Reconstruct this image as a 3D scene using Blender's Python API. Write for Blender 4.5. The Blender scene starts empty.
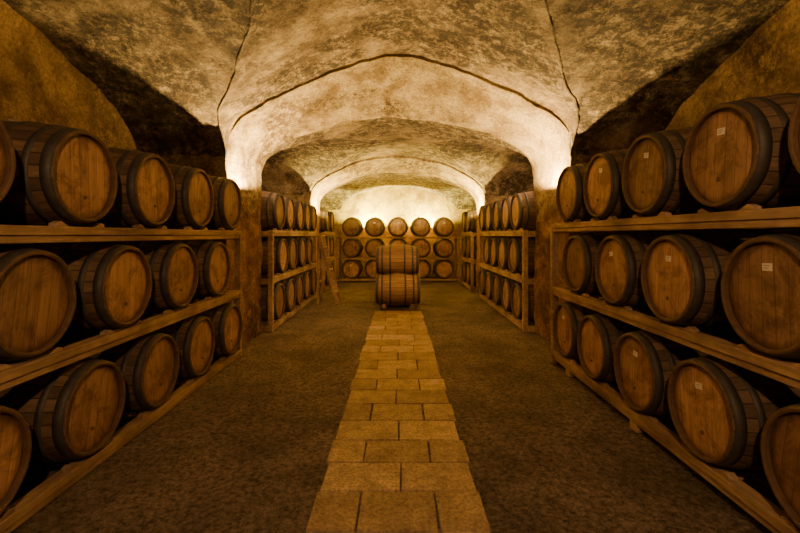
import bpy, bmesh, math, random
import numpy as np
from mathutils import Vector, noise, Matrix
random.seed(7)
scene = bpy.context.scene
H = 1.52

# ------------------------------------------------------------------ materials
def newmat(name):
    m = bpy.data.materials.new(name); m.use_nodes = True
    nt = m.node_tree
    return m, nt, nt.nodes, nt.links, nt.nodes['Principled BSDF']

def ramp(N, stops):
    r = N.new('ShaderNodeValToRGB')
    e = r.color_ramp.elements
    e[0].position, e[0].color = stops[0][0], (*stops[0][1], 1)
    e[1].position, e[1].color = stops[1][0], (*stops[1][1], 1)
    for p, c in stops[2:]:
        x = e.new(p); x.color = (*c, 1)
    return r

def math_n(N, L, op, a, b=None):
    n = N.new('ShaderNodeMath'); n.operation = op
    for i, v in enumerate((a, b)):
        if v is None: continue
        if isinstance(v, (int, float)): n.inputs[i].default_value = v
        else: L.new(v, n.inputs[i])
    return n.outputs[0]

def mix(N, L, mode, fac, a, b):
    n = N.new('ShaderNodeMixRGB'); n.blend_type = mode
    for k, v in (('Fac', fac), ('Color1', a), ('Color2', b)):
        if isinstance(v, (int, float)): n.inputs[k].default_value = v
        elif isinstance(v, tuple): n.inputs[k].default_value = (*v, 1)
        else: L.new(v, n.inputs[k])
    return n.outputs[0]

def noise_n(N, L, co, scale, detail=6, rough=.6, dist=0):
    n = N.new('ShaderNodeTexNoise')
    n.inputs['Scale'].default_value = scale
    n.inputs['Detail'].default_value = detail
    n.inputs['Roughness'].default_value = rough
    n.inputs['Distortion'].default_value = dist
    L.new(co, n.inputs['Vector'])
    return n.outputs['Fac']

def plaster_mat(name, light, mid, dark, stain=.5, bump=.6, soft=.06, dark_below=None, fleck=.55):
    m, nt, N, L, B = newmat(name)
    tc = N.new('ShaderNodeTexCoord').outputs['Object']
    big = noise_n(N, L, tc, .75, 4, .6, .6)
    sm = noise_n(N, L, tc, 5, 8, .75, .1)
    lump = noise_n(N, L, tc, 2.3, 5, .6, .3)
    fine = noise_n(N, L, tc, 30, 6, .8)
    r1 = ramp(N, [(.38, mid), (.57, light)]); L.new(sm, r1.inputs[0])
    r2 = ramp(N, [(stain - soft, (1, 1, 1)), (stain + soft, (0, 0, 0))])
    L.new(big, r2.inputs[0])
    s2 = noise_n(N, L, tc, 9, 10, .85, .2)
    r3 = ramp(N, [(.43, (0, 0, 0)), (.52, (1, 1, 1))]); L.new(s2, r3.inputs[0])
    f = math_n(N, L, 'MULTIPLY', r2.outputs[0], r3.outputs[0])
    f = math_n(N, L, 'MULTIPLY', f, .92)
    col = mix(N, L, 'MIX', f, r1.outputs[0], dark)
    s3 = noise_n(N, L, tc, 17, 8, .85, .2)
    r5 = ramp(N, [(.55, (0, 0, 0)), (.61, (1, 1, 1))]); L.new(s3, r5.inputs[0])
    col = mix(N, L, 'MIX', math_n(N, L, 'MULTIPLY', r5.outputs[0], fleck), col, dark)
    r6 = ramp(N, [(.38, (.50, .45, .39)), (.56, (1, 1, 1))]); L.new(lump, r6.inputs[0])
    col = mix(N, L, 'MULTIPLY', 1, col, r6.outputs[0])
    r4 = ramp(N, [(.38, (.45, .42, .38)), (.58, (1, 1, 1))]); L.new(fine, r4.inputs[0])
    col = mix(N, L, 'MULTIPLY', .9, col, r4.outputs[0])
    if dark_below:  # colour turns darker and browner below this height, with a noisy edge
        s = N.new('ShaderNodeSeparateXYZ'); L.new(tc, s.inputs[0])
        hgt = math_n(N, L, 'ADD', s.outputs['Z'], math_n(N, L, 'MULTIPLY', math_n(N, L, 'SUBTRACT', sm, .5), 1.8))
        rd = N.new('ShaderNodeMapRange'); rd.inputs['From Min'].default_value = dark_below - .1; rd.inputs['From Max'].default_value = dark_below + .2
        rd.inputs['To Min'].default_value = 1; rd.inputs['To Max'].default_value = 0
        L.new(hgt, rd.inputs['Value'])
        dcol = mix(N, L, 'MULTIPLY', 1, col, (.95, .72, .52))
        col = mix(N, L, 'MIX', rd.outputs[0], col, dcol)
    L.new(col, B.inputs['Base Color'])
    B.inputs['Roughness'].default_value = .93
    b = N.new('ShaderNodeBump'); b.inputs['Strength'].default_value = bump
    b.inputs['Distance'].default_value = .09
    hsum = math_n(N, L, 'ADD', math_n(N, L, 'MULTIPLY', sm, 1.0), math_n(N, L, 'MULTIPLY', fine, .45))
    hsum = math_n(N, L, 'ADD', hsum, math_n(N, L, 'MULTIPLY', lump, .6))
    L.new(hsum, b.inputs['Height']); L.new(b.outputs[0], B.inputs['Normal'])
    return m

M_ceil = plaster_mat('aged_vault_plaster', (.58, .455, .27), (.33, .245, .14), (.05, .034, .02), .56, 1.0, fleck=.7)
M_wall = plaster_mat('ochre_wall_plaster', (.62, .40, .17), (.44, .27, .11), (.14, .08, .04), .44, .9, .1, fleck=.4)
M_wback = plaster_mat('yellow_limewash', (.85, .66, .10), (.74, .54, .08), (.40, .25, .04), .36, .5, .08, fleck=.15)
M_arch = plaster_mat('arch_limewash', (.68, .55, .30), (.46, .34, .17), (.11, .07, .035), .48, 1.0, dark_below=1.95, fleck=.5)

def floor_mat():
    m, nt, N, L, B = newmat('packed_gravel_earth')
    tc = N.new('ShaderNodeTexCoord').outputs['Object']
    a = noise_n(N, L, tc, 1.3, 7, .68, .4); g = noise_n(N, L, tc, 30, 7, .85)
    v = N.new('ShaderNodeTexVoronoi'); v.inputs['Scale'].default_value = 30
    L.new(tc, v.inputs['Vector'])
    r1 = ramp(N, [(.38, (.130, .104, .085)), (.62, (.255, .205, .168))]); L.new(a, r1.inputs[0])
    r2 = ramp(N, [(.38, (.20, .20, .20)), (.62, (1.9, 1.85, 1.8))]); L.new(g, r2.inputs[0])
    col = mix(N, L, 'MULTIPLY', 1, r1.outputs[0], r2.outputs[0])
    L.new(col, B.inputs['Base Color']); B.inputs['Roughness'].default_value = .9
    b = N.new('ShaderNodeBump'); b.inputs['Strength'].default_value = 1; b.inputs['Distance'].default_value = .03
    h = math_n(N, L, 'ADD', g, math_n(N, L, 'MULTIPLY', v.outputs['Distance'], .8))
    h = math_n(N, L, 'ADD', h, math_n(N, L, 'MULTIPLY', a, 2))
    L.new(h, b.inputs['Height']); L.new(b.outputs[0], B.inputs['Normal'])
    return m
M_floor = floor_mat()

def slab_mat():
    m, nt, N, L, B = newmat('sandstone_slab')
    tc = N.new('ShaderNodeTexCoord').outputs['Object']
    at = N.new('ShaderNodeAttribute'); at.attribute_name = 'tint'
    a = noise_n(N, L, tc, 6, 8, .75); g = noise_n(N, L, tc, 50, 5, .75)
    r1 = ramp(N, [(.33, (.38, .275, .18)), (.62, (.76, .58, .40))]); L.new(a, r1.inputs[0])
    r2 = ramp(N, [(0, (.64, .60, .55)), (1, (1.15, 1.12, 1.08))]); L.new(at.outputs['Fac'], r2.inputs[0])
    r3 = ramp(N, [(.38, (.50, .48, .46)), (.58, (1, 1, 1))]); L.new(g, r3.inputs[0])
    col = mix(N, L, 'MULTIPLY', 1, r1.outputs[0], r2.outputs[0])
    col = mix(N, L, 'MULTIPLY', 1, col, r3.outputs[0])
    L.new(col, B.inputs['Base Color']); B.inputs['Roughness'].default_value = .6
    b = N.new('ShaderNodeBump'); b.inputs['Strength'].default_value = .8; b.inputs['Distance'].default_value = .02
    L.new(math_n(N, L, 'ADD', a, math_n(N, L, 'MULTIPLY', g, .4)), b.inputs['Height'])
    L.new(b.outputs[0], B.inputs['Normal'])
    return m
M_slab = slab_mat()

def stave_mat(name, lo, hi):
    m, nt, N, L, B = newmat(name)
    tc = N.new('ShaderNodeTexCoord').outputs['Object']
    oi = N.new('ShaderNodeObjectInfo')
    s = N.new('ShaderNodeSeparateXYZ'); L.new(tc, s.inputs[0])
    ang = math_n(N, L, 'ARCTAN2', s.outputs['Y'], s.outputs['Z'])
    k = math_n(N, L, 'MULTIPLY', ang, 26 / (2 * math.pi))
    k = math_n(N, L, 'ADD', k, 40)
    fl = math_n(N, L, 'FLOOR', k); fr = math_n(N, L, 'FRACT', k)
    wn = N.new('ShaderNodeTexWhiteNoise'); wn.noise_dimensions = '2D'
    cb = N.new('ShaderNodeCombineXYZ'); L.new(fl, cb.inputs[0]); L.new(oi.outputs['Random'], cb.inputs[1])
    L.new(cb.outputs[0], wn.inputs['Vector'])
    r1 = ramp(N, [(0, lo), (1, hi)]); L.new(wn.outputs['Value'], r1.inputs[0])
    mp = N.new('ShaderNodeMapping'); mp.inputs['Scale'].default_value = (3, 40, 40); L.new(tc, mp.inputs[0])
    g = noise_n(N, L, mp.outputs[0], 1, 5, .7)
    r2 = ramp(N, [(.3, (.5, .5, .5)), (.7, (1.2, 1.2, 1.2))]); L.new(g, r2.inputs[0])
    col = mix(N, L, 'MULTIPLY', 1, r1.outputs[0], r2.outputs[0])
    edge = math_n(N, L, 'ABSOLUTE', math_n(N, L, 'SUBTRACT', fr, .5))
    r3 = ramp(N, [(.44, (1, 1, 1)), (.49, (.2, .2, .2))]); L.new(edge, r3.inputs[0])
    col = mix(N, L, 'MULTIPLY', 1, col, r3.outputs[0])
    L.new(col, B.inputs['Base Color']); B.inputs['Roughness'].default_value = .72
    b = N.new('ShaderNodeBump'); b.inputs['Strength'].default_value = .5; b.inputs['Distance'].default_value = .006
    L.new(math_n(N, L, 'ADD', r3.outputs[0], math_n(N, L, 'MULTIPLY', g, .3)), b.inputs['Height'])
    L.new(b.outputs[0], B.inputs['Normal'])
    return m
M_stave = stave_mat('oak_staves', (.10, .062, .036), (.23, .148, .086))
M_stave_lit = stave_mat('oak_staves_lit', (.28, .16, .07), (.46, .275, .12))  # golden staves for the centre stack, lightened to stand in for light on it

def head_mat():
    m, nt, N, L, B = newmat('oak_barrel_head')
    tc = N.new('ShaderNodeTexCoord').outputs['Object']
    oi = N.new('ShaderNodeObjectInfo')
    s = N.new('ShaderNodeSeparateXYZ'); L.new(tc, s.inputs[0])
    k = math_n(N, L, 'ADD', math_n(N, L, 'MULTIPLY', s.outputs['Y'], 13.5), 20.5)
    fl = math_n(N, L, 'FLOOR', k); fr = math_n(N, L, 'FRACT', k)
    wn = N.new('ShaderNodeTexWhiteNoise'); wn.noise_dimensions = '2D'
    cb = N.new('ShaderNodeCombineXYZ'); L.new(fl, cb.inputs[0]); L.new(oi.outputs['Random'], cb.inputs[1])
    L.new(cb.outputs[0], wn.inputs['Vector'])
    r1 = ramp(N, [(0, (.47, .29, .175)), (1, (.60, .385, .24))]); L.new(wn.outputs['Value'], r1.inputs[0])
    ro = ramp(N, [(0, (.50, .48, .48)), (1, (1.20, 1.16, 1.10))]); L.new(oi.outputs['Random'], ro.inputs[0])
    mp = N.new('ShaderNodeMapping'); mp.inputs['Scale'].default_value = (40, 55, 3.5); L.new(tc, mp.inputs[0])
    va = N.new('ShaderNodeVectorMath'); va.operation = 'ADD'; L.new(mp.outputs[0], va.inputs[0])
    cb2 = N.new('ShaderNodeCombineXYZ'); L.new(math_n(N, L, 'MULTIPLY', oi.outputs['Random'], 50), cb2.inputs[2]); L.new(cb2.outputs[0], va.inputs[1])
    g = noise_n(N, L, va.outputs[0], 1, 6, .7)
    r2 = ramp(N, [(.3, (.66, .62, .56)), (.65, (1.1, 1.1, 1.1))]); L.new(g, r2.inputs[0])
    col = mix(N, L, 'MULTIPLY', 1, r1.outputs[0], r2.outputs[0])
    col = mix(N, L, 'MULTIPLY', 1, col, ro.outputs[0])
    edge = math_n(N, L, 'ABSOLUTE', math_n(N, L, 'SUBTRACT', fr, .5))
    r3 = ramp(N, [(.46, (1, 1, 1)), (.492, (.45, .40, .35))]); L.new(edge, r3.inputs[0])
    col = mix(N, L, 'MULTIPLY', 1, col, r3.outputs[0])
    vb = N.new('ShaderNodeVectorMath'); vb.operation = 'ADD'; L.new(tc, vb.inputs[0]); L.new(cb2.outputs[0], vb.inputs[1])
    st = noise_n(N, L, vb.outputs[0], 4.5, 8, .75, .6)
    r4 = ramp(N, [(.40, (.34, .29, .26)), (.54, (1, 1, 1))]); L.new(st, r4.inputs[0])
    col = mix(N, L, 'MULTIPLY', .75, col, r4.outputs[0])
    rr = math_n(N, L, 'SQRT', math_n(N, L, 'ADD', math_n(N, L, 'POWER', s.outputs['Y'], 2.0), math_n(N, L, 'POWER', s.outputs['Z'], 2.0)))
    r7 = ramp(N, [(.22, (1, 1, 1)), (.262, (.45, .40, .36))]); L.new(rr, r7.inputs[0])  # edge shading painted into the head colour, darker towards the chime
    col = mix(N, L, 'MULTIPLY', 1, col, r7.outputs[0])
    L.new(col, B.inputs['Base Color']); B.inputs['Roughness'].default_value = .7
    b = N.new('ShaderNodeBump'); b.inputs['Strength'].default_value = .35; b.inputs['Distance'].default_value = .004
    L.new(math_n(N, L, 'ADD', r3.outputs[0], math_n(N, L, 'MULTIPLY', g, .3)), b.inputs['Height'])
    L.new(b.outputs[0], B.inputs['Normal'])
    return m
M_head = head_mat()

def simple(name, col, rough=.6, metal=0, var=.35, scale=14):
    m, nt, N, L, B = newmat(name)
    tc = N.new('ShaderNodeTexCoord').outputs['Object']
    g = noise_n(N, L, tc, scale, 6, .7)
    r = ramp(N, [(.3, tuple(c * (1 - var) for c in col)), (.7, tuple(c * (1 + var) for c in col))])
    L.new(g, r.inputs[0]); L.new(r.outputs[0], B.inputs['Base Color'])
    B.inputs['Roughness'].default_value = rough; B.inputs['Metallic'].default_value = metal
    return m
M_hoop = simple('galvanised_hoop_steel', (.08, .073, .066), .6, .4)
M_chime = simple('chime_end_grain', (.15, .09, .05), .7)
M_cork = simple('bung_silicone', (.30, .22, .15), .6)
M_paper = simple('paper_tag', (.88, .85, .78), .8, 0, .05)
M_ink = simple('tag_ink', (.05, .04, .04), .8)
M_black = simple('lamp_housing_black', (.03, .03, .03), .4, .5)
M_fix = simple('lamp_housing_ochre', (.35, .26, .16), .6, .0)

def rail_mat():
    m, nt, N, L, B = newmat('pine_rack_timber')
    tc = N.new('ShaderNodeTexCoord').outputs['Object']
    mp = N.new('ShaderNodeMapping'); mp.inputs['Scale'].default_value = (30, 2.2, 30); L.new(tc, mp.inputs[0])
    g = noise_n(N, L, mp.outputs[0], 1, 6, .7, .3)
    r = ramp(N, [(.28, (.26, .165, .10)), (.68, (.64, .45, .28))]); L.new(g, r.inputs[0])
    big = noise_n(N, L, tc, 2.2, 4, .6)
    r2 = ramp(N, [(.35, (.50, .46, .43)), (.6, (1, 1, 1))]); L.new(big, r2.inputs[0])
    col = mix(N, L, 'MULTIPLY', 1, r.outputs[0], r2.outputs[0])
    L.new(col, B.inputs['Base Color']); B.inputs['Roughness'].default_value = .78
    b = N.new('ShaderNodeBump'); b.inputs['Strength'].default_value = .3; b.inputs['Distance'].default_value = .004
    L.new(g, b.inputs['Height']); L.new(b.outputs[0], B.inputs['Normal'])
    return m
M_rail = rail_mat()

# ------------------------------------------------------------------ mesh utils
def obj_from(name, verts, faces, mats, fmat=None, smooth=False, sharp=None):
    me = bpy.data.meshes.new(name)
    me.from_pydata([tuple(v) for v in verts], [], faces)
    for m in mats: me.materials.append(m)
    if fmat: me.polygons.foreach_set('material_index', fmat)
    if smooth: me.polygons.foreach_set('use_smooth', [True] * len(me.polygons))
    me.update()
    if sharp: me.set_sharp_from_angle(angle=math.radians(sharp))
    o = bpy.data.objects.new(name, me)
    scene.collection.objects.link(o)
    return o

class MB:
    def __init__(s): s.v = []; s.f = []; s.m = []
    def box(s, lo, hi, mat=0):
        b = len(s.v)
        for x in (lo[0], hi[0]):
            for y in (lo[1], hi[1]):
                for z in (lo[2], hi[2]):
                    s.v.append(Vector((x, y, z)))
        for q in ((0, 1, 3, 2), (4, 6, 7, 5), (0, 4, 5, 1), (2, 3, 7, 6), (0, 2, 6, 4), (1, 5, 7, 3)):
            s.f.append(tuple(b + i for i in q)); s.m.append(mat)
    def beam(s, a, c, w, h, mat=0):
        a, c = Vector(a), Vector(c); d = (c - a); d.normalize()
        up = Vector((0, 0, 1)) if abs(d.z) < .95 else Vector((1, 0, 0))
        sx = d.cross(up).normalized(); sz = sx.cross(d)
        b = len(s.v)
        for p in (a, c):
            for i, j in ((-1, -1), (1, -1), (1, 1), (-1, 1)):
                s.v.append(p + sx * i * w / 2 + sz * j * h / 2)
        for q in ((3, 2, 1, 0), (4, 5, 6, 7), (0, 1, 5, 4), (1, 2, 6, 5), (2, 3, 7, 6), (3, 0, 4, 7)):
            s.f.append(tuple(b + i for i in q)); s.m.append(mat)
    def prism(s, tri, ax_lo, ax_hi, mat=0):
        b = len(s.v)
        for x in (ax_lo, ax_hi):
            for (y, z) in tri: s.v.append(Vector((x, y, z)))
        n = len(tri)
        s.f.append(tuple(b + i for i in range(n))); s.m.append(mat)
        s.f.append(tuple(b + n + i for i in reversed(range(n)))); s.m.append(mat)
        for i in range(n):
            j = (i + 1) % n
            s.f.append((b + i, b + n + i, b + n + j, b + j)); s.m.append(mat)
    def make(s, name, mats, bevel=0):
        o = obj_from(name, s.v, s.f, mats, s.m)
        bm = bmesh.new(); bm.from_mesh(o.data); bmesh.ops.recalc_face_normals(bm, faces=bm.faces); bm.to_mesh(o.data); bm.free()
        if bevel:
            mo = o.modifiers.new('bevel', 'BEVEL'); mo.width = bevel; mo.segments = 2; mo.limit_method = 'ANGLE'
        return o

# ------------------------------------------------------------------ barrel
RB, RH, HL = .34, .283, .46
def rad(x):
    t = abs(x) / HL
    return RB - (RB - RH) * t ** 2.0

def barrel_mesh(name, label, stave=None):
    v, f, fm, sm = [], [], [], []
    S = 52
    def ring(x, r):
        b = len(v)
        for i in range(S):
            a = 2 * math.pi * i / S
            v.append((x, r * math.sin(a), r * math.cos(a)))
        return b
    def strip(rings, mat):
        ids = [ring(x, r) for x, r in rings]
        for a, b in zip(ids, ids[1:]):
            for i in range(S):
                j = (i + 1) % S
                f.append((a + i, b + i, b + j, a + j)); fm.append(mat); sm.append(True)
        return ids
    n = 22
    strip([(-HL + 2 * HL * i / n, rad(-HL + 2 * HL * i / n)) for i in range(n + 1)], 0)
    for sgn in (-1, 1):
        strip([(sgn * HL, rad(HL)), (sgn * (HL + .004), rad(HL) - .005), (sgn * (HL + .004), rad(HL) - .016), (sgn * (HL - .002), rad(HL) - .022)], 3)
        strip([(sgn * (HL - .002), rad(HL) - .022), (sgn * (HL - .032), rad(HL) - .017)], 3)
        strip([(sgn * (HL - .032), rad(HL) - .016), (sgn * (HL - .026), rad(HL) - .034), (sgn * (HL - .024), .12), (sgn * (HL - .024), .001)], 1)
        for x0, x1 in ((.455, .400), (.345, .308), (.175, .138)):
            r0, r1 = rad(x0), rad(x1)
            strip([(sgn * x0, r0 - .002), (sgn * x0, r0 + .0035), (sgn * (x0 + x1) / 2, (r0 + r1) / 2 + .0045), (sgn * x1, r1 + .0035), (sgn * x1, r1 - .002)], 2)
            for k in (-1, 1):
                a = .5 + x0 * 3
                b = len(v); xc = sgn * (x0 + x1) / 2
                for dx, dt in ((-.005, 0), (0, .018), (.005, 0), (0, -.018)):
                    v.append((xc + dx, (r0 + .007) * math.sin(a + k * .05 + dt), (r0 + .007) * math.cos(a + k * .05 + dt)))
                f.append((b, b + 1, b + 2, b + 3)); fm.append(2); sm.append(False)
        b = len(v)
        for i in range(10):
            a = 2 * math.pi * i / 10
            v.append((sgn * (HL - .016), .011 * math.cos(a) + .0, .011 * math.sin(a) - .13))
        for i in range(10):
            a = 2 * math.pi * i / 10
            v.append((sgn * (HL - .028), .014 * math.cos(a) + .0, .014 * math.sin(a) - .13))
        f.append(tuple(b + i for i in range(10))); fm.append(3); sm.append(False)
        for i in range(10):
            j = (i + 1) % 10; f.append((b + i, b + 10 + i, b + 10 + j, b + j)); fm.append(3); sm.append(True)
    b = len(v)
    for z, r in ((RB - .01, .028), (RB + .014, .031), (RB + .018, .022)):
        for i in range(14):
            a = 2 * math.pi * i / 14; v.append((r * math.cos(a), r * math.sin(a), z))
    for k in (0, 1):
        for i in range(14):
            j = (i + 1) % 14
            f.append((b + k * 14 + i, b + k * 14 + j, b + k * 14 + 14 + j, b + k * 14 + 14 + i)); fm.append(4); sm.append(True)
    f.append(tuple(b + 28 + i for i in range(14))); fm.append(4); sm.append(False)
    if label:
        x = HL - .0215
        def rect(y0, z0, y1, z1, xx, mt):
            b = len(v)
            v.extend([(xx, y0, z0), (xx, y1, z0), (xx, y1, z1), (xx, y0, z1)])
            f.append((b, b + 1, b + 2, b + 3)); fm.append(mt); sm.append(False)
        rect(-.030, .118, .030, .156, x, 5)
        for k in range(2):
            rect(-.020, .143 - k * .012, .016 - k * .008, .1452 - k * .012, x + .0008, 6)
    me = bpy.data.meshes.new(name)
    me.from_pydata(v, [], f)
    for m in (stave or M_stave, M_head, M_hoop, M_chime, M_cork, M_paper, M_ink): me.materials.append(m)
    me.polygons.foreach_set('material_index', fm); me.polygons.foreach_set('use_smooth', sm)
    bm = bmesh.new(); bm.from_mesh(me)
    bmesh.ops.recalc_face_normals(bm, faces=bm.faces); bm.to_mesh(me); bm.free()
    return me
BM = barrel_mesh('barrel_plain', False); BML = barrel_mesh('barrel_tagged', True)
BMN = barrel_mesh('barrel_lit_oak', False, M_stave_lit)

def add_barrel(x, y, z, yaw=0, label=False, roll=None, jit=.012, mesh=None):
    o = bpy.data.objects.new('wine_barrel', mesh or (BML if label else BM))
    o.location = (x + random.uniform(-jit, jit), y, z)
    if roll is None: roll = random.uniform(-.22, .22)
    o.rotation_euler = (Matrix.Rotation(yaw, 4, 'Z') @ Matrix.Rotation(roll, 4, 'X')).to_euler()
    scene.collection.objects.link(o)
    return o

# ------------------------------------------------------------------ racks along the side walls
def side_rack(side, xf, y0, y1, centres, rows, railh=.095, labels=0.0):
    mb = MB(); L = 2 * HL
    for c, ys in zip(centres, rows):
        top = c - .314
        rh = min(railh, top - .0)
        for inset in (.015, L - .105):
            xa, xb = xf + inset, xf + inset + .09
            lo, hi = sorted((side * xa, side * xb))
            mb.box((lo, y0, top - rh * .55), (hi, y1, top))
            if rh > .05:
                lo2, hi2 = sorted((side * (xa + .012), side * (xb - .012)))
                mb.box((lo2, y0 + .01, top - rh), (hi2, y1 - .01, top - rh * .55 - .002))
            if top - rh > .02 and c == centres[0]:
                yy = y0 + .15
                while yy < y1:
                    mb.box((lo + .015, yy, 0), (hi - .015, yy + .10, top - rh - .001)); yy += 1.3
        for y in ys:
            for s2 in (-1, 1):
                for inset in (.03, L - .09):
                    xa, xb = sorted((side * (xf + inset), side * (xf + inset + .05)))
                    yb = y + s2 * .105
                    mb.prism([(yb, top), (yb + s2 * .10, top), (yb + s2 * .10, top + .018), (yb + s2 * .062, top + .032), (yb + s2 * .015, top + .008)], xa, xb)
        nb = int((y1 - y0) / .8)
        for i in range(nb + 1):
            y = y0 + .04 + (y1 - y0 - .12) * i / nb
            xa, xb = sorted((side * (xf + .108), side * (xf + L - .108)))
            if top - rh > 0.0:
                mb.box((xa, y, top - rh), (xb, y + .06, top - rh + .045))
    topz = centres[-1] - .316
    for y in (y0 - .07, y1 + .002):
        for inset in (.02, L - .10):
            xa, xb = sorted((side * (xf + inset), side * (xf + inset + .075)))
            mb.box((xa, y, 0), (xb, y + .068, topz))
        xa, xb = sorted((side * (xf + .096), side * (xf + L - .101)))
        for c in centres:
            mb.box((xa, y + .01, c - .42 if c > .5 else 0.0), (xb, y + .058, c - .33))
    n = max(2, int((y1 - y0) / 1.6))
    for i in range(1, n):
        y = y0 + (y1 - y0) * i / n
        xa, xb = sorted((side * (xf + L + .02), side * (xf + L + .09)))
        mb.box((xa, y, 0), (xb, y + .07, topz))
    mb.make('barrel_rack', [M_rail], .004)
    for c, ys in zip(centres, rows):
        for y in ys:
            xc = side * (xf + HL)
            lab = random.random() < labels
            add_barrel(xc, y, c, 0 if side < 0 else math.pi, lab)

def seq(a, step, n): return [a + step * i for i in range(n)]
LC = (.405, 1.15, 1.885)
side_rack(-1, 1.95, -.75, 5.37, LC,
          [sorted([5.08 - .765 * i for i in range(8)]), sorted([4.71 - .79 * i for i in range(7)]), sorted([5.06 - .787 * i for i in range(8)])], labels=.0)
RC = (.475, 1.225, 1.965)
side_rack(1, 1.80, -.75, 5.07, RC,
          [sorted([4.74 - .722 * i for i in range(8)]), sorted([4.42 - .768 * i for i in range(7)]), sorted([4.62 - .732 * i for i in range(8)])], labels=.65)
MC = (.43, 1.17, 1.91)
for sd in (-1, 1):
    side_rack(sd, 1.93, 6.76, 10.25, MC,
              [seq(7.1, .72, 5), seq(7.3, .73, 4), seq(7.1, .72, 5)])
    side_rack(sd, 1.93, 11.55, 13.2, MC,
              [seq(11.95, .72, 2), seq(12.0, .72, 2), seq(11.95, .72, 2)])

# back rack, heads toward the aisle
mb = MB(); BC = (.40, 1.09, 1.78)
xs = [-1.53 + .762 * i for i in range(5)]
yf = 14.00
for c in BC:
    top = c - .314
    for inset in (.015, 2 * HL - .105):
        mb.box((-1.95, yf + inset, max(0, top - .06)), (1.95, yf + inset + .09, top))
    for x in xs:
        for s2 in (-1, 1):
            b = x + s2 * .14
            mb.box((b - .03, yf + .03, top), (b + .03, yf + .09, top + .014))
for x in (-2.03, 1.952):
    for inset in (.02, 2 * HL - .1):
        mb.box((x, yf + inset, 0), (x + .075, yf + inset + .08, BC[-1] - .316))
mb.make('barrel_rack', [M_rail], .004)
for c in BC:
    for x in xs: add_barrel(x, yf + HL, c, -math.pi / 2, random.random() < .3, jit=.004)

# centre pyramid stack of barrels on low cradle
mb = MB()
for x in (-.33, .24):
    mb.box((x, 8.80, 0), (x + .09, 10.85, .045))
for y in (8.90, 9.62, 10.34):
    for x in (-.33, .24):
        for s2 in (-1, 1):
            mb.prism([(y + s2 * .13, .045), (y + s2 * .25, .045), (y + s2 * .25, .13), (y + s2 * .20, .10)], x + .01, x + .08)
mb.make('barrel_cradle', [M_rail], .003)
for y in (9.12, 9.84, 10.56): add_barrel(0.0, y, .362, 0, roll=.1, jit=.004, mesh=BMN)
for y in (9.48, 10.20): add_barrel(-.01, y, .362 + .598, 0, roll=-.05, jit=.004, mesh=BMN)

# ------------------------------------------------------------------ step ladder by the left rack
mb = MB()
for yy in (9.45, 9.85):
    mb.beam((-1.74, yy, 1.50), (-1.34, yy, 0.01), .045, .08)
    mb.beam((-1.74, yy + .0, 1.47), (-1.76, yy, 0.01), .035, .05)
for k in range(5):
    t = (k + 1) / 6
    x = -1.34 + (-1.74 + 1.34) * t; z = 1.50 * t
    mb.box((x - .05, 9.46, z - .014), (x + .05, 9.84, z + .014))
mb.box((-1.80, 9.43, 1.49), (-1.67, 9.87, 1.52))
mb.box((-1.77, 9.46, .45), (-1.75, 9.84, .50))
mb.make('step_ladder', [M_rail], .003)

# ------------------------------------------------------------------ shell
def jit(p, amt=.02):
    p = Vector(p)
    n = noise.noise_vector(p * 1.6) * amt * 1.2 + noise.noise_vector(p * 5.0 + Vector((5, 3, 1))) * amt * .7 + noise.noise_vector(p * 10.0 + Vector((2, 7, 4))) * amt * .38
    return p + n

def chaikin(pts, it=3):
    for _ in range(it):
        q = [pts[0]]
        for a, b in zip(pts, pts[1:]):
            q.append((a[0] * .75 + b[0] * .25, a[1] * .75 + b[1] * .25))
            q.append((a[0] * .25 + b[0] * .75, a[1] * .25 + b[1] * .75))
        q.append(pts[-1]); pts = q
    return pts

def arch_profile(half):
    right = [(a, b) for a, b in half]
    full = [(-a, b) for a, b in right] + [(a, b) for a, b in reversed(right)][1:]
    return chaikin(full, 3)

A1F = [(2.20, 0), (2.20, 1.2), (2.20, 2.1), (2.20, 2.58), (2.16, 2.90), (1.87, 3.11), (1.22, 3.45), (.60, 3.70), (0, 3.82)]
A1B = [(2.10, 0), (2.10, 1.2), (2.10, 2.0), (2.10, 2.42), (2.02, 2.72), (1.70, 2.95), (1.15, 3.17), (.60, 3.28), (0, 3.32)]
A2F = [(2.12, 0), (2.12, 1.2), (2.12, 1.95), (2.12, 2.40), (2.04, 2.66), (1.72, 2.93), (1.15, 3.20), (.60, 3.35), (0, 3.40)]
A2B = [(2.08, 0), (2.08, 1.2), (2.08, 1.90), (2.08, 2.30), (2.00, 2.55), (1.66, 2.80), (1.15, 3.02), (.60, 3.14), (0, 3.18)]
XW = 3.3

def resample(poly, n):
    d = [0]
    for a, b in zip(poly, poly[1:]): d.append(d[-1] + math.hypot(b[0] - a[0], b[1] - a[1]))
    xs_ = np.interp(np.linspace(0, d[-1], n), d, [p[0] for p in poly])
    zs_ = np.interp(np.linspace(0, d[-1], n), d, [p[1] for p in poly])
    return list(zip(xs_, zs_))

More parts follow.
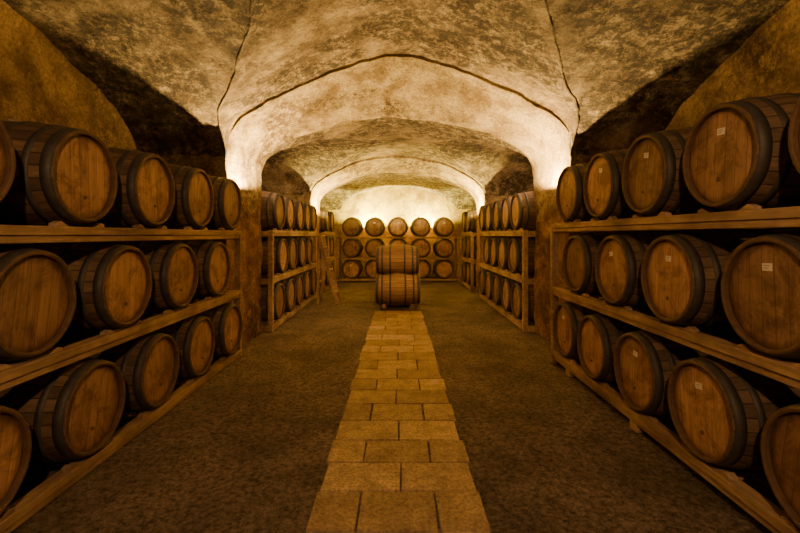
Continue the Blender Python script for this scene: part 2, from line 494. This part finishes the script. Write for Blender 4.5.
def stone_arch(ya, pa, yb, pb):
    n = 190
    pa = resample(arch_profile(pa), n); pb = resample(arch_profile(pb), n)
    v, f = [], []
    K = 22
    for k in range(K + 1):
        t = k / K
        for (a, b) in zip(pa, pb):
            v.append(jit((a[0] * (1 - t) + b[0] * t, ya + (yb - ya) * t, a[1] * (1 - t) + b[1] * t), .026))
    for k in range(K):
        for i in range(n - 1):
            a = k * n + i; f.append((a, a + 1, a + n + 1, a + n))
    for (y, prof, base) in ((ya, pa, 0), (yb, pb, K * n)):
        J = 12
        prev = [base + i for i in range(n)]
        for j in range(1, J + 1):
            t = (j / J); cur = []
            for i, (x, z) in enumerate(prof):
                if z < 2.0: tx, tz = math.copysign(XW, x), z
                else:
                    ang = math.atan2(z - 2.0, x)
                    ca, sa = math.cos(ang), math.sin(ang)
                    kx = XW / max(abs(ca), 1e-6); kz = 2.15 / max(sa, 1e-6)
                    kk = min(kx, kz); tx, tz = ca * kk, 2.0 + sa * kk
                cur.append(len(v))
                v.append(jit((x + (tx - x) * t, y, z + (tz - z) * t), .026))
            for i in range(n - 1): f.append((prev[i], prev[i + 1], cur[i + 1], cur[i]))
            prev = cur
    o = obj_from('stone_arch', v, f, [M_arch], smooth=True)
    bm = bmesh.new(); bm.from_mesh(o.data); bmesh.ops.recalc_face_normals(bm, faces=bm.faces); bm.to_mesh(o.data); bm.free()
    o.data.set_sharp_from_angle(angle=math.radians(40))
    return o
Y1, Y1b, Y2, Y2b, YB = 5.50, 6.62, 10.42, 11.35, 15.35
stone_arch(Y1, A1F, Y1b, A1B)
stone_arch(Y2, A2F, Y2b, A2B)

vv, ff = [], []
groins = []
def vault(y0, y1, pa, pb, side_apex, side_spring, lift, step=.045):
    def curve(half):
        p = [q for q in arch_profile(half) if q[1] > 1.9]
        return [q[0] for q in p], [q[1] for q in p]
    ax, az = curve(pa); bx, bz = curve(pb)
    ny = int((y1 - y0) / step); nx = 160
    base = len(vv)
    yc, hl = (y0 + y1) / 2, (y1 - y0) / 2 + .03
    gl, gr = [], []
    for j in range(ny + 1):
        y = y0 + (y1 - y0) * j / ny; t = (y - y0) / (y1 - y0)
        s = side_spring + (side_apex - side_spring) * math.sqrt(max(0, 1 - ((y - yc) / hl) ** 2))
        mm = lambda x: (1 - t) * np.interp(x, ax, az, 2.0, 2.0) + t * np.interp(x, bx, bz, 2.0, 2.0) + lift
        xsr = np.linspace(0, 2.3, 400); zr = mm(xsr) if y > yc else None
        if zr is not None:
            k = np.argmax(zr < s)
            if zr[k] < s and k > 0: gl.append((-xsr[k], y, s)); gr.append((xsr[k], y, s))
        for i in range(nx + 1):
            x = -XW - .03 + (2 * XW + .06) * i / nx
            z = max(mm(x), s)
            vv.append(jit((x, y, z), .026))
    for j in range(ny):
        for i in range(nx):
            a = base + j * (nx + 1) + i
            ff.append((a, a + nx + 1, a + nx + 2, a + 1))
    groins.append((gl, gr))
vault(-3.7, Y1 + .01, A1F, A1F, 3.74, 2.35, .04)
vault(Y1b - .01, Y2 + .01, A1B, A2F, 3.35, 2.25, .05)
vault(Y2b - .01, YB + .02, A2B, A2B, 3.10, 2.25, .04)
obj_from('ceiling', vv, ff, [M_ceil], smooth=True)

# thin plaster groin beads of the front bay
tb_v, tb_f = [], []
for line in groins[0]:
    S = 8; prev = None
    for k, p in enumerate(line):
        c = jit(p, .026)
        a = Vector(line[min(k + 1, len(line) - 1)]) - Vector(line[max(k - 1, 0)]); a.normalize()
        u = a.cross(Vector((0, 0, 1))).normalized(); w_ = a.cross(u)
        r = .011 + .005 * noise.noise(Vector(p) * 4)
        ids = []
        for q in range(S):
            an = 2 * math.pi * q / S
            ids.append(len(tb_v)); tb_v.append(c + u * math.cos(an) * r * 1.3 + w_ * math.sin(an) * r)
        if prev:
            for q in range(S): tb_f.append((prev[q], prev[(q + 1) % S], ids[(q + 1) % S], ids[q]))
        prev = ids
obj_from('trim_1', tb_v, tb_f, [M_ceil], smooth=True)

def wall_plane(name, p0, p1, z1, mat):
    p0, p1 = Vector(p0), Vector(p1); n = int((p1 - p0).length / .10); m = int(z1 / .10)
    v, f = [], []
    for i in range(n + 1):
        for j in range(m + 1):
            p = p0.lerp(p1, i / n); v.append(jit((p.x, p.y, z1 * j / m), .022))
    for i in range(n):
        for j in range(m):
            a = i * (m + 1) + j; f.append((a, a + 1, a + m + 2, a + m + 1))
    return obj_from(name, v, f, [mat], smooth=True)
wall_plane('wall_left', (-XW, -3.7, 0), (-XW, YB, 0), 4.0, M_wall)
wall_plane('wall_right', (XW, -3.7, 0), (XW, YB, 0), 4.0, M_wall)
wall_plane('wall_back', (-XW, YB, 0), (XW, YB, 0), 4.0, M_wback)
wall_plane('wall_front', (-XW, -3.7, 0), (XW, -3.7, 0), 4.0, M_wall)

# floor
v, f = [], []
nx, ny = 66, 190
for j in range(ny + 1):
    for i in range(nx + 1):
        x = -XW + 2 * XW * i / nx; y = -3.7 + (YB + 3.7) * j / ny
        z = noise.noise(Vector((x * 1.3, y * 1.3, 0))) * .010 - .012
        v.append((x, y, z))
for j in range(ny):
    for i in range(nx):
        a = j * (nx + 1) + i; f.append((a, a + 1, a + nx + 2, a + nx + 1))
obj_from('floor', v, f, [M_floor], smooth=True)

# slab walkway : running bond
bmx = bmesh.new()
tl = bmx.faces.layers.float.new('tint')
rowh = .330; ystart = .25
W = .475; j = 0; y = ystart
while y < 8.45:
    cuts = [-W, 0.0, W] if j % 2 else [-W, -W / 2 + .01, W / 2 - .01, W]
    cuts = [cuts[0] + random.uniform(-.012, .012)] + [c + random.uniform(-.02, .02) for c in cuts[1:-1]] + [cuts[-1] + random.uniform(-.012, .012)]
    h = rowh + random.uniform(-.02, .02)
    for a, b in zip(cuts, cuts[1:]):
        g = .006
        tlt = random.uniform(-.003, .003); t = random.random()
        co = [(a + g, y + g), (b - g, y + g), (b - g, y + h - g), (a + g, y + h - g)]
        co = [(x + random.uniform(-.004, .004), yy + random.uniform(-.004, .004)) for x, yy in co]
        lo = [bmx.verts.new((x, yy, -.05)) for x, yy in co]
        hi = [bmx.verts.new((x, yy, .004 + tlt * (1 if k in (0, 3) else -1))) for k, (x, yy) in enumerate(co)]
        fs = [bmx.faces.new(hi)]
        for k in range(4):
            fs.append(bmx.faces.new((lo[k], lo[(k + 1) % 4], hi[(k + 1) % 4], hi[k])))
        for q in fs: q[tl] = t
    y += h; j += 1
me = bpy.data.meshes.new('stone_walkway'); bmx.to_mesh(me); bmx.free(); me.materials.append(M_slab)
o = bpy.data.objects.new('stone_walkway', me); scene.collection.objects.link(o)
mo = o.modifiers.new('bevel', 'BEVEL'); mo.width = .005; mo.segments = 2

# ------------------------------------------------------------------ lamps
LC1 = (1, .565, .25)
def wall_or_fill_spot(x, y, z, power, col=LC1, radius=.02, sidez=0, cone=165, aim=(0, 0, 1), blend=.35):
    mbf = MB()
    mbf.box((x - .03, y - .03, z - .07), (x + .03, y + .03, z - .035))
    if sidez: mbf.box((min(x, sidez), y - .012, z - .065), (max(x, sidez), y + .012, z - .05))
    par = mbf.make('wall_or_fill_lamp', [M_fix], .003)
    l = bpy.data.lights.new('wall_or_fill_bulb', 'SPOT'); l.energy = power; l.color = col; l.shadow_soft_size = radius
    l.spot_size = math.radians(cone); l.spot_blend = blend
    lo = bpy.data.objects.new('wall_or_fill_bulb', l); lo.location = (x, y, z)
    lo.rotation_euler = Vector(aim).to_track_quat('-Z', 'Y').to_euler()
    scene.collection.objects.link(lo); lo.parent = par
    return lo

for sx in (-1, 1):
    wall_or_fill_spot(sx * 2.02, 5.78, 2.10, 720, col=(1, .62, .20), sidez=sx * 2.22, aim=(-sx * .25, .08, 1))
    wall_or_fill_spot(sx * 1.95, 10.75, 2.0, 850, col=(1, .68, .15), sidez=sx * 2.14, aim=(-sx * .25, .35, 1), cone=150)
    wall_or_fill_spot(sx * 3.12, 2.6, 2.02, 6, sidez=sx * 3.32)
    wall_or_fill_spot(sx * .95, 15.00, 1.80, 950, col=(1, .80, .16), aim=(0, .3, 1))
    wall_or_fill_spot(sx * 2.55, 6.80, 2.75, 480, aim=(-sx * .75, 1, -.45), cone=130, blend=.6)  # added fill lamps, hidden behind the piers, brightening centre stack and mid racks

def fill_lamp(y, z, power):  # added fill lamp, unseen behind the camera, to light the barrel heads
    mbf = MB()
    mbf.beam((0, y, z + .12), (0, y, 3.85), .012, .012)
    par = mbf.make('added_fill_lamp', [M_black])
    bm = bmesh.new()
    bmesh.ops.create_cone(bm, cap_ends=False, segments=32, radius1=.20, radius2=.03, depth=.14, matrix=Matrix.Translation((0, y, z + .08)))
    me = bpy.data.meshes.new('shade'); bm.to_mesh(me); bm.free(); me.materials.append(M_black)
    so = bpy.data.objects.new('shade', me); so.parent = par; scene.collection.objects.link(so)
    l = bpy.data.lights.new('fill_bulb', 'POINT'); l.energy = power; l.color = LC1; l.shadow_soft_size = .05
    lo = bpy.data.objects.new('fill_bulb', l); lo.location = (0, y, z); lo.parent = par; scene.collection.objects.link(lo)
fill_lamp(-.9, 2.95, 250)

w = bpy.data.worlds.new('world'); scene.world = w; w.use_nodes = True
w.node_tree.nodes['Background'].inputs[0].default_value = (.02, .012, .006, 1)

# ------------------------------------------------------------------ camera
cam = bpy.data.cameras.new('camera'); cam.lens = 36 * 430 / 800; cam.sensor_width = 36
cam.shift_x = 2 / 800; cam.shift_y = -31.5 / 800; cam.clip_start = .05
co = bpy.data.objects.new('camera', cam); co.location = (0, 0, H); co.rotation_euler = (math.pi / 2, 0, 0)
scene.collection.objects.link(co); scene.camera = co
